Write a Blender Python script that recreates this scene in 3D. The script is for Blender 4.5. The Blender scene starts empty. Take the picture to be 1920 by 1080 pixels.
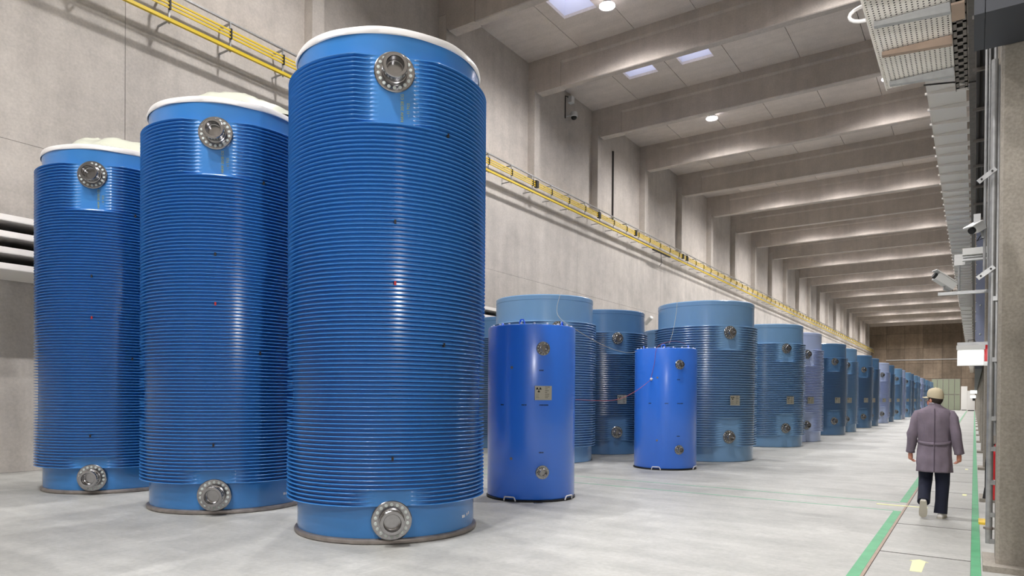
import bpy, bmesh, math, random
from mathutils import Vector, Matrix, noise
random.seed(7)
PI = math.pi
C = bpy.context.scene.collection
sc = bpy.context.scene

# ------------------------------------------------------------------ camera
F_PX, CY_PX = 1272.27, 752.57
YAW, PITCH, ROLL = math.radians(34.266), math.radians(-0.4037), math.radians(0.4328)
cd = bpy.data.cameras.new('camera'); cam = bpy.data.objects.new('camera', cd); C.objects.link(cam)
right = Vector((math.cos(YAW), math.sin(YAW), 0))
flat = Vector((-math.sin(YAW), math.cos(YAW), 0))
fwd = flat * math.cos(PITCH) + Vector((0, 0, 1)) * math.sin(PITCH)
up = -flat * math.sin(PITCH) + Vector((0, 0, 1)) * math.cos(PITCH)
r2 = right * math.cos(ROLL) + up * math.sin(ROLL)
u2 = -right * math.sin(ROLL) + up * math.cos(ROLL)
M = Matrix((r2, u2, -fwd)).transposed().to_4x4(); M.translation = (0, 0, 1.6)
cam.matrix_world = M
cd.sensor_width = 36; cd.lens = F_PX / 1920 * 36; cd.shift_y = (CY_PX - 540) / 1920
cd.clip_start = .05; cd.clip_end = 400
sc.camera = cam

# ------------------------------------------------------------------ world, lamps, exposure
w = bpy.data.worlds.new('World'); sc.world = w; w.use_nodes = True
w.node_tree.nodes['Background'].inputs[0].default_value = (.75, .82, 1, 1)
w.node_tree.nodes['Background'].inputs[1].default_value = .6
sc.view_settings.view_transform = 'Standard'; sc.view_settings.look = 'None'
sc.view_settings.gamma = 1; sc.view_settings.use_curve_mapping = False
sc.view_settings.exposure = 0.2
LAMP_W = 2000
FLOOD_W = 420
LAMP_SPOTS = []                      # (x, y) of the high-bay lamps between the roof beams
for k in range(-3, 10):
    if k >= -1: LAMP_SPOTS.append((-11.25, 22.5 + 12 * k))
    LAMP_SPOTS.append((-3.3, 22.5 + 12 * k))
    if k >= 2: LAMP_SPOTS.append((-7.3, 22.5 + 12 * k))
LAMP_SPOTS += [(-5.5, 0.5), (-3.3, -7.5), (-9.5, -3.0)]  # added unseen fill lamps, only to brighten the near end
sc.cycles.use_denoising = True
sc.cycles.max_bounces = 8; sc.cycles.diffuse_bounces = 5; sc.cycles.glossy_bounces = 4
sc.cycles.transmission_bounces = 4; sc.cycles.sample_clamp_indirect = 6
sc.cycles.caustics_reflective = False; sc.cycles.caustics_refractive = False

# ------------------------------------------------------------------ materials
def lin(h):
    h = h.lstrip('#'); v = [int(h[i:i + 2], 16) / 255 for i in (0, 2, 4)]
    return tuple(c / 12.92 if c <= .04045 else ((c + .055) / 1.055) ** 2.4 for c in v) + (1,)
def pbr(name, col, rough=.5, metal=0, coat=0, spec=.5, emit=None, es=0, vary=0, vscale=6, bump=0, bscale=40):
    m = bpy.data.materials.new(name); m.use_nodes = True; nt = m.node_tree; b = nt.nodes['Principled BSDF']
    c = lin(col) if isinstance(col, str) else tuple(col) + (1,)
    b.inputs['Base Color'].default_value = c
    b.inputs['Roughness'].default_value = rough; b.inputs['Metallic'].default_value = metal
    b.inputs['Coat Weight'].default_value = coat; b.inputs['Coat Roughness'].default_value = .2
    b.inputs['Specular IOR Level'].default_value = spec
    if emit:
        b.inputs['Emission Color'].default_value = lin(emit); b.inputs['Emission Strength'].default_value = es
    if vary or bump:
        g = nt.nodes.new('ShaderNodeNewGeometry')
        n = nt.nodes.new('ShaderNodeTexNoise'); n.inputs['Scale'].default_value = vscale; n.inputs['Detail'].default_value = 5
        nt.links.new(g.outputs['Position'], n.inputs['Vector'])
        if vary:
            mx = nt.nodes.new('ShaderNodeMix'); mx.data_type = 'RGBA'
            mx.inputs['A'].default_value = tuple(x * (1 - vary) for x in c[:3]) + (1,)
            mx.inputs['B'].default_value = tuple(min(1, x * (1 + vary)) for x in c[:3]) + (1,)
            rp = nt.nodes.new('ShaderNodeMapRange'); rp.inputs['From Min'].default_value = .3; rp.inputs['From Max'].default_value = .7
            nt.links.new(n.outputs['Fac'], rp.inputs['Value'])
            nt.links.new(rp.outputs['Result'], mx.inputs['Factor']); nt.links.new(mx.outputs['Result'], b.inputs['Base Color'])
        if bump:
            n2 = nt.nodes.new('ShaderNodeTexNoise'); n2.inputs['Scale'].default_value = bscale; n2.inputs['Detail'].default_value = 4
            nt.links.new(g.outputs['Position'], n2.inputs['Vector'])
            bp = nt.nodes.new('ShaderNodeBump'); bp.inputs['Strength'].default_value = bump; bp.inputs['Distance'].default_value = .02
            nt.links.new(n2.outputs['Fac'], bp.inputs['Height']); nt.links.new(bp.outputs['Normal'], b.inputs['Normal'])
    return m

def concrete(name, col, streak=.12, blotch=.16, rough=.8, pore=.08, rnd=0, bump=.25, axis='z', fine=18, spec=.3, stain=0):
    """cast concrete: large blotches, run-off streaks, pores, all in world space"""
    m = bpy.data.materials.new(name); m.use_nodes = True; nt = m.node_tree; b = nt.nodes['Principled BSDF']
    N, L = nt.nodes.new, nt.links.new
    g = N('ShaderNodeNewGeometry')
    def tex(scale, stretch=(1, 1, 1), detail=6, rough_=.6):
        mp = N('ShaderNodeMapping'); mp.inputs['Scale'].default_value = stretch
        L(g.outputs['Position'], mp.inputs['Vector'])
        n = N('ShaderNodeTexNoise'); n.inputs['Scale'].default_value = scale; n.inputs['Detail'].default_value = detail
        n.inputs['Roughness'].default_value = rough_
        L(mp.outputs['Vector'], n.inputs['Vector']); return n.outputs['Fac']
    def rng(v, a, b_, lo, hi):
        r = N('ShaderNodeMapRange'); r.inputs['From Min'].default_value = a; r.inputs['From Max'].default_value = b_
        r.inputs['To Min'].default_value = lo; r.inputs['To Max'].default_value = hi; L(v, r.inputs['Value']); return r.outputs['Result']
    def mul(a, b_):
        k = N('ShaderNodeMath'); k.operation = 'MULTIPLY'; L(a, k.inputs[0]); L(b_, k.inputs[1]); return k.outputs[0]
    f = mul(rng(tex(.45), .3, .7, 1 - blotch, 1 + blotch), rng(tex(2.6), .3, .72, 1 - blotch * .6, 1 + blotch * .6))
    st = {'z': (2.2, 2.2, .14), 'x': (.3, 3, 3), 'y': (3, .3, 3)}[axis]
    f = mul(f, rng(tex(1.0, st), .35, .7, 1 - streak, 1 + streak * .7))
    f = mul(f, rng(tex(fine, detail=3), .3, .7, 1 - pore, 1 + pore))
    if stain:
        f = mul(f, rng(tex(.55, (.6, 1.3, 1), 3, .5), .585, .61, 1, .9)); f = mul(f, rng(tex(.8, (1.4, .5, 1), 4, .55), .62, .635, 1, 1.1))
    if rnd:
        oi = N('ShaderNodeObjectInfo'); f = mul(f, rng(oi.outputs['Random'], 0, 1, 1 - rnd, 1 + rnd))
    c = N('ShaderNodeMix'); c.data_type = 'RGBA'; c.blend_type = 'MULTIPLY'; c.inputs['Factor'].default_value = 1
    c.inputs['A'].default_value = lin(col)
    cc = N('ShaderNodeCombineColor'); [L(f, cc.inputs[i]) for i in range(3)]
    L(cc.outputs[0], c.inputs['B']); L(c.outputs['Result'], b.inputs['Base Color'])
    b.inputs['Roughness'].default_value = rough; b.inputs['Specular IOR Level'].default_value = spec
    bp = N('ShaderNodeBump'); bp.inputs['Strength'].default_value = bump; bp.inputs['Distance'].default_value = .01
    L(tex(30, detail=4), bp.inputs['Height']); L(bp.outputs['Normal'], b.inputs['Normal'])
    return m

MT = dict(
    wall=concrete('wall_concrete', '#b9b3ac', streak=.08, blotch=.14),
    recess=concrete('upper_wall_concrete', '#bbb4ac', streak=.07, blotch=.12),
    beam=concrete('beam_concrete', '#b7aea5', streak=.08, blotch=.10, axis='z'),
    ceil=concrete('ceiling_concrete', '#cec4bb', streak=.06, blotch=.08, rnd=.05, axis='x'),
    far=concrete('far_wall_concrete', '#8f806f', streak=.14, blotch=.2, rnd=.16),
    column=concrete('column_concrete', '#969086', streak=.14, blotch=.16, pore=.16, fine=40),
    floor=concrete('floor_concrete', '#a8a8a3', streak=.10, blotch=.17, stain=1, rough=.5, axis='x', bump=.06, spec=.4),
    slab=concrete('slab_concrete', '#a6a6a1', streak=.10, blotch=.10, rough=.5, axis='x', rnd=.04, bump=.06),
    dark=pbr('joint_dark', '#4a4641', .9),
    tblue=pbr('deep_blue_cask_paint', '#3a7dbf', .25, coat=.25),
    gblue=pbr('blue_grey_cask_paint', '#769fc6', .24, coat=.3),
    gshade=pbr('shaded_cask_paint', '#557ca4', .24, coat=.3),  # darker copy of the blue-grey; shade put into the colour
    glit=pbr('lamp_lit_cask_paint', '#b7c6ea', .24, coat=.3),  # lighter copy of the blue-grey; lamp light painted into the colour
    sblue=pbr('bright_blue_cask_paint', '#2f78ea', .3, coat=.5, spec=.7),
    steel=pbr('machined_steel', '#a09fa0', .2, metal=1, vary=.08, vscale=20),
    bolt=pbr('bolt_head', '#c9d0cc', .45, metal=.3),
    ring=pbr('base_ring_steel', '#8f8883', .5, metal=.6, vary=.2, vscale=9),
    white=pbr('white_cover_tape', '#e6e4e2', .35),
    sheet=pbr('crumpled_plastic_sheet', '#c3c6b6', .22),
    plate=pbr('name_plate_metal', '#b9b6a8', .38, metal=.55),
    black=pbr('black_rubber', '#101010', .6),
    ink=pbr('black_print', '#151515', .7),
    redmark=pbr('red_mark', '#a01818', .6),
    yellowprint=pbr('yellow_print', '#9aa238', .6),
    yellow=pbr('yellow_conductor', '#d0b42c', .35),
    galv=pbr('galvanised_steel', '#a3a4a4', .42, metal=.55, vary=.12, vscale=15),
    tray=pbr('white_cable_tray', '#f0ebe4', .5, metal=0),
    dgalv=pbr('dull_galvanised_steel', '#6f6a65', .6, metal=.3, vary=.15, vscale=12),
    cable=pbr('dark_cables', '#2a2725', .7),
    duct=pbr('grey_duct', '#404349', .55),
    bluegrey=pbr('blue_grey_panel', '#8d95ae', .45),
    green=pbr('green_floor_paint', '#4c9a6c', .5, vary=.14, vscale=5),
    thing=pbr('thin_green_line', '#6fae8c', .5),
    lumi=pbr('pale_yellow_marking', '#e6e6a8', .5),
    brown=pbr('brown_edge_steel', '#9a8676', .6, vary=.1),
    grey=pbr('light_grey_plastic', '#c9c9c6', .4),
    red=pbr('red_enamel', '#c31d24', .3),
    yel2=pbr('yellow_tag', '#e8c23a', .5),
    skin=pbr('skin', '#c98a72', .5),
    hair=pbr('dark_hair', '#2b211c', .8),
    coat=pbr('grey_purple_work_coat', '#7b707c', .9, vary=.10, vscale=9, bump=.2, bscale=120),
    coatdark=pbr('work_coat_seam', '#5c525e', .9),
    trouser=pbr('navy_trousers', '#11162b', .85, vary=.15, vscale=14),
    shoe=pbr('white_shoe', '#e3e0da', .55),
    sole=pbr('pale_shoe_sole', '#c9c3b4', .7),
    cap=pbr('beige_cap', '#c4b89a', .85, bump=.1, bscale=200),
    shirt=pbr('white_shirt_collar', '#e4e4ea', .8),
    cab=pbr('grey_green_cabinet', '#8d9480', .5),
    cabwhite=pbr('white_enclosure', '#e9e8e4', .45),
    lens=pbr('lamp_glass', '#ffffff', .3, emit='#fbf6ff', es=60),
    signlit=pbr('backlit_sign_face', '#ffffff', .3, emit='#f7fffb', es=2.2),
    signgreen=pbr('backlit_sign_print', '#bfe9dc', .3, emit='#c6f2ea', es=1.4),
    sky=pbr('skylight_pane', '#ffffff', .3, emit='#d8dcf0', es=2.2),
    shaft=pbr('skylight_shaft', '#d9d9e2', .8),
    cordw=pbr('pale_cord', '#b9b59c', .7), cordr=pbr('red_cord', '#b0494d', .7),
)

# ------------------------------------------------------------------ mesh helpers
class MB:
    def __init__(s): s.v = []; s.f = []
    def add(s, vs, fs):
        o = len(s.v); s.v += [tuple(p) for p in vs]; s.f += [tuple(i + o for i in f) for f in fs]; return s
    def box(s, x0, x1, y0, y1, z0, z1, mat=None):
        vs = [(x, y, z) for z in (z0, z1) for y in (y0, y1) for x in (x0, x1)]
        if mat is not None: vs = [mat @ Vector(p) for p in vs]
        return s.add(vs, [(0, 2, 3, 1), (4, 5, 7, 6), (0, 1, 5, 4), (2, 6, 7, 3), (0, 4, 6, 2), (1, 3, 7, 5)])
    def prism(s, pts, fn, a, b):
        """pts: 2-D outline; fn(u, v, t) gives the point; t from a to b"""
        n = len(pts); vs = [fn(u, v, a) for u, v in pts] + [fn(u, v, b) for u, v in pts]
        return s.add(vs, [tuple(range(n))[::-1], tuple(range(n, 2 * n))] + [(i, (i + 1) % n, n + (i + 1) % n, n + i) for i in range(n)])
    def lathe(s, prof, n=32, mat=None, cap0=True, cap1=True):
        vs = []
        for r, z in prof:
            for k in range(n):
                a = 2 * PI * k / n; vs.append((r * math.cos(a), r * math.sin(a), z))
        if mat is not None: vs = [mat @ Vector(p) for p in vs]
        m = len(prof)
        fs = [(j * n + i, j * n + (i + 1) % n, (j + 1) * n + (i + 1) % n, (j + 1) * n + i) for j in range(m - 1) for i in range(n)]
        if cap0: fs.append(tuple(range(n))[::-1])
        if cap1: fs.append(tuple((m - 1) * n + i for i in range(n)))
        return s.add(vs, fs)
    def tube(s, pts, r, n=8, caps=True):
        """swept tube; r a number or a list; per-point (rx, ry) allowed"""
        P = [Vector(p) for p in pts]; m = len(P); vs = []
        R = r if isinstance(r, (list, tuple)) else [r] * m
        ref = None
        for j, p in enumerate(P):
            t = (P[min(j + 1, m - 1)] - P[max(j - 1, 0)]).normalized()
            if ref is None:
                ref = Vector((0, 1, 0)) if abs(t.y) < .8 else Vector((1, 0, 0))
            a = (ref - t * ref.dot(t)).normalized(); b = t.cross(a); ref = a
            for k in range(n):
                q = 2 * PI * k / n; vs.append(p + (a * math.cos(q) + b * math.sin(q)) * R[j])
        fs = [(j * n + i, j * n + (i + 1) % n, (j + 1) * n + (i + 1) % n, (j + 1) * n + i) for j in range(m - 1) for i in range(n)]
        if caps: fs += [tuple(range(n))[::-1], tuple((m - 1) * n + i for i in range(n))]
        return s.add(vs, fs)
    def ball(s, c, r, nu=16, nv=10, mat=None):
        c = Vector(c); R = Vector(r) if isinstance(r, (tuple, list)) else Vector((r, r, r)); vs = []
        for j in range(1, nv):
            th = PI * j / nv
            for i in range(nu):
                a = 2 * PI * i / nu
                q = Vector((R.x * math.sin(th) * math.cos(a), R.y * math.sin(th) * math.sin(a), R.z * math.cos(th)))
                vs.append(c + (mat @ q if mat is not None else q))
        top, bot = Vector((0, 0, R.z)), Vector((0, 0, -R.z))
        if mat is not None: top, bot = mat @ top, mat @ bot
        vs += [c + top, c + bot]; T = len(vs) - 2; B = T + 1
        fs = [((j) * nu + i, (j + 1) * nu + i, (j + 1) * nu + (i + 1) % nu, j * nu + (i + 1) % nu) for j in range(nv - 2) for i in range(nu)]
        fs += [(T, i, (i + 1) % nu) for i in range(nu)] + [(B, (nv - 2) * nu + (i + 1) % nu, (nv - 2) * nu + i) for i in range(nu)]
        return s.add(vs, fs)
    def mesh(s, name, smooth=True, ang=35):
        me = bpy.data.meshes.new(name); me.from_pydata(s.v, [], s.f); me.update()
        bm = bmesh.new(); bm.from_mesh(me); bmesh.ops.recalc_face_normals(bm, faces=bm.faces); bm.to_mesh(me); bm.free()
        if smooth:
            me.polygons.foreach_set('use_smooth', [True] * len(me.polygons)); me.set_sharp_from_angle(angle=math.radians(ang))
        return me
    def build(s, name, mat, parent=None, loc=(0, 0, 0), smooth=True, ang=35, kind=None):
        return link(name, s.mesh(name, smooth, ang), mat, parent, loc, kind)
def link(name, me, mat, parent=None, loc=(0, 0, 0), kind=None):
    o = bpy.data.objects.new(name, me); C.objects.link(o)
    if mat and not me.materials: me.materials.append(MT[mat])
    o.location = loc
    if parent: o.parent = parent
    if kind: o['kind'] = kind
    return o
def tag(o, label, cat, group=None):
    o['label'] = label; o['category'] = cat
    if group: o['group'] = group
    return o
def thing(name, label, cat, loc=(0, 0, 0), rz=0, group=None):
    o = bpy.data.objects.new(name, None); C.objects.link(o); o.empty_display_size = .2
    o.location = loc; o.rotation_euler = (0, 0, rz); return tag(o, label, cat, group)
def dup(root, loc, label=None, rz=None):
    """copy a thing with its parts and their sub-parts"""
    r = root.copy(); C.objects.link(r); r.location = loc
    if label: r['label'] = label
    if rz is not None: r.rotation_euler = (0, 0, rz)
    def rec(src, dst):
        for ch in list(src.children):
            c = ch.copy(); C.objects.link(c); c.parent = dst; rec(ch, c)
    rec(root, r)
    return r
def text_mesh(body, size, depth=.0008):
    cu = bpy.data.curves.new('txt', 'FONT'); cu.body = body; cu.size = size; cu.extrude = depth
    cu.align_x = 'LEFT'; cu.align_y = 'CENTER'; cu.resolution_u = 2
    o = bpy.data.objects.new('txt', cu); C.objects.link(o)
    dg = bpy.context.evaluated_depsgraph_get(); me = bpy.data.meshes.new_from_object(o.evaluated_get(dg))
    bpy.data.objects.remove(o); bpy.data.curves.remove(cu); return me

# ================================================================== THE HALL
XR, XW, XL = -16.3, -15.95, 1.0          # upper recess plane, lower wall plane, right wall
ZC, ZB = 16.22, 14.8                     # ceiling soffit, beam soffit
Y0, Y1 = -20.0, 142.0
beam_y = [25 + 6 * k for k in range(-7, 20)]
BT = .46

# floor
fl = MB().box(-17, XL + .6, Y0 - .5, Y1 + .5, -.3, 0).build('floor', 'floor', smooth=False); fl['kind'] = 'structure'
# lane of cover slabs between the green lines
sl = MB().box(-.395, .395, -.945, .945, -.05, .004)
slm = sl.mesh('floor_slab', False)
MB().box(-.815, .0, Y0, Y1, -.04, .0012).build('slab_joint_bed', 'dark', fl, smooth=False)
y = 8.1 - 1.93 * 5
while y < 118:
    o = link('floor_slab', slm, 'slab', fl, (-.41, y + .965, 0)); y += 1.93
MB().box(-.84, -.812, Y0, 120, -.02, .006).build('edge_angle', 'brown', fl, smooth=False)
# painted markings
MB().box(-.945, -.845, Y0, 11.15, -.01, .0022).build('green_line', 'green', fl, smooth=False)
MB().box(-.945, -.845, 12.15, 120, -.01, .0022).build('green_line', 'green', fl, smooth=False)
MB().box(-.013, .068, Y0, 120, -.01, .0052).build('green_line', 'green', fl, smooth=False)
for yy in (11.17, 12.08):
    MB().box(-13, -.945, yy - .02, yy + .02, -.01, .0022).build('thin_green_line', 'thing', fl, smooth=False)
MB().box(-1.22, -.55, 11.69, 11.75, -.01, .0068).build('pale_yellow_line', 'lumi', fl, smooth=False)
ar = [(-.048, -.27), (.048, -.27), (.056, .2), (.082, .2), (.0, .3), (-.082, .2), (-.056, .2)]
MB().prism(ar, lambda u, v, t: (u - .435, v + 7.58, t), .001, .0062).build('yellow_arrow', 'lumi', fl, smooth=False)
for (x, yy, a) in ((-.12, 13.7, .1), (-.13, 18.8, .08)):
    MB().box(x - .03, x + .03, yy - .1, yy + .1, .001, .0062).build('pale_yellow_mark', 'lumi', fl, smooth=False)

# left wall: backing, cast panels with recessed joints, pilasters, upper recess
wl = MB().box(-17, XR - .001, Y0, Y1, 0, 17.6).build('wall_left', 'recess', smooth=False); wl['kind'] = 'structure'
MB().box(XR - .01, XW - .012, Y0, Y1, 0, 10.93).build('lower_wall_core', 'dark', wl, smooth=False)
ys = [7.77 + 10.58 * k for k in range(-3, 14)]
ys = [Y0] + [q for q in ys if Y0 < q < Y1] + [Y1]
for a, b in zip(ys[:-1], ys[1:]):
    for z0, z1 in ((0, 6.65), (6.65, 10.95)):
        MB().box(XR, XW, a + .006, b - .006, z0 + .004, z1 - .004).build('wall_panel', 'wall', wl, smooth=False)
zz = [10.95, 13.6, 16.3]
pm = MB().prism([(0, 0), (.35, 0), (.35, BT - .03), (.32, BT), (0, BT)], lambda u, v, t: (XR + u, v, t), 10.95, 15.44).mesh('pilaster', False)
for yb in beam_y:
    link('pilaster', pm, 'recess', wl, (0, yb, 0))
# conduit sunk beside one pilaster
tag(MB().box(XR, XR + .06, 33.35, 33.47, 10.9, 14.9).build('cable_riser', 'cable', smooth=False), 'thin dark cable riser running down the upper left wall', 'cable')

# right wall, near wall, far wall
o = MB().box(XL, XL + .5, Y0, Y1, 0, 17.6).build('wall_right', 'column', smooth=False); o['kind'] = 'structure'
o = MB().box(-17, XL + .5, Y0 - .5, Y0, 0, 17.6).build('wall_back', 'wall', smooth=False); o['kind'] = 'structure'
wf = MB().box(-17, XL + .5, Y1 + .03, Y1 + .5, 0, 17.6).build('wall_far', 'dark', smooth=False); wf['kind'] = 'structure'
fp = MB().box(.015, 2.86, -.05, .06, .015, 2.68).mesh('far_wall_panel', False)
for i in range(6):
    for j in range(6):
        link('wall_panel', fp, 'far', wf, (-16.3 + i * 2.88, Y1, j * 2.7))
MB().box(-13.5, -2.0, Y1 - .2, Y1 - .04, 8.7, 8.85).build('wall_pipe', 'grey', wf)

# roof beams
def beam_mesh():
    m = MB(); xe = -14.67
    m.prism([(XR, 15.45), (-15.94, 15.45), (-15.94, 14.93), (-15.84, ZB), (xe, ZB), (xe, ZC), (XR, ZC)], lambda u, v, t: (u, t, v), 0, BT)
    web = [(0, ZC), (0, 15.88), (.05, 15.78), (.05, ZB + .03), (.08, ZB), (BT - .08, ZB), (BT - .05, ZB + .03), (BT - .05, 15.78), (BT, 15.88), (BT, ZC)]
    m.prism(web, lambda u, v, t: (t, u, v), xe, XL)
    return m.mesh('roof_beam', False)
bme = beam_mesh()
for yb in beam_y:
    o = link('trim_%d' % (beam_y.index(yb) + 1), bme, 'beam', None, (0, yb, 0)); o['kind'] = 'structure'

# ceiling: closing slab with panels hung below it; skylights in two bays
SKY = {19: ((-13.25, -11.85), (-10.75, -9.35)), 25: ((-13.25, -11.85), (-10.75, -9.35))}
cs = MB()
for yb in beam_y:
    if yb in SKY:
        xs = [-17]
        for a, b in SKY[yb]: xs += [a - .02, b + .02]
        xs.append(XL + .5)
        for a, b in zip(xs[::2], xs[1::2]): cs.box(a, b, yb, yb + 6, ZC + .1, ZC + .5)
        for a, b in SKY[yb]:
            cs.box(a - .02, b + .02, yb, yb + 1.88, ZC + .1, ZC + .5); cs.box(a - .02, b + .02, yb + 3.87, yb + 6, ZC + .1, ZC + .5)
    else:
        cs.box(-17, XL + .5, yb, yb + 6, ZC + .1, ZC + .5)
ce = cs.build('ceiling', 'dark', smooth=False); ce['kind'] = 'structure'
xj = [XR + .0, -13.78, -11.29, -8.8, -6.31, -3.82, -1.33, XL]
def panel(x0, x1, hole=None):
    g = .011; m = MB(); ya, yb_ = BT / 2, 6 + BT / 2
    if not hole: return m.box(x0 + g, x1 - g, ya, yb_, ZC, ZC + .12).mesh('ceiling_panel', False)
    a, b = hole; h0, h1 = 1.9, 3.85
    m.box(x0 + g, a, ya, yb_, ZC, ZC + .12); m.box(b, x1 - g, ya, yb_, ZC, ZC + .12)
    m.box(a, b, ya, h0, ZC, ZC + .12); m.box(a, b, h1, yb_, ZC, ZC + .12)
    return m.mesh('ceiling_panel', False)
pms = [panel(a, b) for a, b in zip(xj[:-1], xj[1:])]
for yb in beam_y:
    for i, (a, b) in enumerate(zip(xj[:-1], xj[1:])):
        hole = None
        if yb in SKY and i in (1, 2): hole = SKY[yb][i - 1]
        link('ceiling_panel', panel(a, b, hole) if hole else pms[i], 'ceil', ce, (0, yb, 0))
n = 0
for yb in SKY:
    for (a, b) in SKY[yb]:
        n += 1; h0, h1, zt = yb + 1.9, yb + 3.85, ZC + 1.1
        m = MB(); e = .04
        zb = ZC + .124; m.box(a - e, a, h0 - e, h1 + e, zb, zt); m.box(b, b + e, h0 - e, h1 + e, zb, zt)
        m.box(a, b, h0 - e, h0, zb, zt); m.box(a, b, h1, h1 + e, zb, zt)
        o = m.build('window_%d' % n, 'shaft', smooth=False); o['kind'] = 'structure'
        MB().box(a - e, b + e, h0 - e, h1 + e, zt, zt + .05).build('pane', 'sky', o, smooth=False)

# columns along the right wall
col_y = [1.9, 7.87, 13.1] + [19 + 6 * k for k in range(0, 20)]
cm = MB().prism([(.18, .025), (.205, 0), (.76, 0), (.785, .025), (.785, .45), (.18, .45)], lambda u, v, t: (u, v, t), .05, ZC).mesh('concrete_column', False)
pl = MB().box(.08, .9, -.15, .55, 0, .055).mesh('plinth', False)
for k, yy in enumerate(col_y):
    c = link('trim_%d' % (40 + k), cm, 'column', None, (0, yy, 0)); c['kind'] = 'structure'
    link('plinth', pl, 'column', c)

# ------------------------------------------------------------------ high-bay lamps
lm0 = None
def lamp_parts(root):
    MB().lathe([(.05, .34), (.12, .33), (.14, .2), (.2, .12), (.3, .0), (.29, .0), (.19, .11), (.13, .18)], 24, cap1=False).build('reflector', 'grey', root)
    MB().lathe([(.275, .022), (.285, .03)], 24).build('lens', 'lens', root)
    MB().lathe([(.09, .3), (.09, .325)], 12).build('ceiling_plate', 'galv', root)
LD = bpy.data.lights.new('high_bay_light', 'SPOT'); LD.energy = LAMP_W; LD.spot_size = math.radians(160); LD.spot_blend = .8
LD.shadow_soft_size = .26; LD.color = (1, .975, .975)
NTH = 'first second third fourth fifth sixth seventh eighth ninth tenth eleventh twelfth thirteenth fourteenth fifteenth'.split()
LD2 = LD.copy(); LD2.energy = LAMP_W * .76
for (x, yy) in LAMP_SPOTS:
    d = int(round((yy - 22.5) / 12))
    side = 'left' if x < -8 else 'right' if x > -5 else 'middle'
    if d == 0 and side == 'left': lab = 'glaring high-bay lamp beside the open skylight at the top of the picture'
    elif d == 1 and side == 'left': lab = 'small bright high-bay lamp below the third roof beam, centre of the ceiling'
    elif yy in (.5, -7.5, -3.0): lab = 'added unseen fill lamp above the near end of the hall, %s of three' % {.5: 'farthest', -7.5: 'nearest', -3.0: 'leftmost'}[yy]
    else: lab = 'high-bay lamp tucked between roof beams, %s in the %s lamp line' % (NTH[d + 3], side)
    L = thing('ceiling_lamp', lab, 'lamp', (x, yy, 15.895), 0, 'high-bay ceiling lamps')
    if lm0 is None: lamp_parts(L); lm0 = L
    else:
        for ch in lm0.children:
            c = ch.copy(); C.objects.link(c); c.parent = L
    lo = bpy.data.objects.new('lamp_light', LD2 if yy > 44 or yy == 10.5 else LD); C.objects.link(lo); lo.parent = L; lo.location = (0, 0, -.01)

# flood lamp on the column beside the camera (just outside the picture)
fl_ = thing('column_flood_lamp', 'flood lamp on the column beside the camera, outside the picture', 'lamp', (.1, 1.95, 3.5))
MB().box(-.06, .08, -.14, .14, -.1, .1).build('housing', 'grey', fl_); MB().box(-.068, -.06, -.12, .12, -.08, .08).build('lens', 'lens', fl_, smooth=False)
ld = bpy.data.lights.new('flood_light', 'SPOT'); ld.energy = FLOOD_W; ld.spot_size = math.radians(150); ld.spot_blend = .5; ld.shadow_soft_size = .09; ld.color = (1, .98, .97)
lo = bpy.data.objects.new('flood_light', ld); C.objects.link(lo); lo.parent = fl_; lo.location = (-.1, 0, 0)
lo.rotation_euler = Vector((-.8, .6, .05)).to_track_quat('-Z', 'Y').to_euler()

# ================================================================== CASKS
TA = math.radians(-43.0)                 # the side that carries the trunnions
def ring_verts(n, fn, zlist):
    vs = []
    for j, z in enumerate(zlist):
        for k in range(n):
            a = 2 * PI * k / n; r = fn(a, j); vs.append((r * math.cos(a), r * math.sin(a), z))
    m = len(zlist)
    fs = [(j * n + i, j * n + (i + 1) % n, (j + 1) * n + (i + 1) % n, (j + 1) * n + i) for j in range(m - 1) for i in range(n)]
    return vs, fs
def finned(z0, z1, pitch, r_root, r_tip, plane, zones, n, tip_frac=.26):
    """ribbed jacket; in the zones the ribs are milled flat to a plane facing TA"""
    cnt = int(round((z1 - z0) / pitch)); pitch = (z1 - z0) / cnt
    zl, rl = [], []
    for i in range(cnt + 1):
        z = z0 + i * pitch
        w = pitch * tip_frac / 2
        if i > 0: zl.append(z - w * 1.5); rl.append(r_root)
        zl.append(z - w); rl.append(r_tip - .004); zl.append(z); rl.append(r_tip); zl.append(z + w); rl.append(r_tip - .004)
        if i < cnt: zl.append(z + w * 1.5); rl.append(r_root)
    def fn(a, j):
        r = rl[j]
        if any(p <= zl[j] <= q for p, q in zones):
            for s in (0, PI):
                c = math.cos(a - TA - s)
                if c > .5: r = min(r, plane / c)
        return r
    vs, fs = ring_verts(n, fn, zl); nn = len(zl)
    fs += [tuple(range(n))[::-1], tuple((nn - 1) * n + i for i in range(n))]
    return vs, fs
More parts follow.
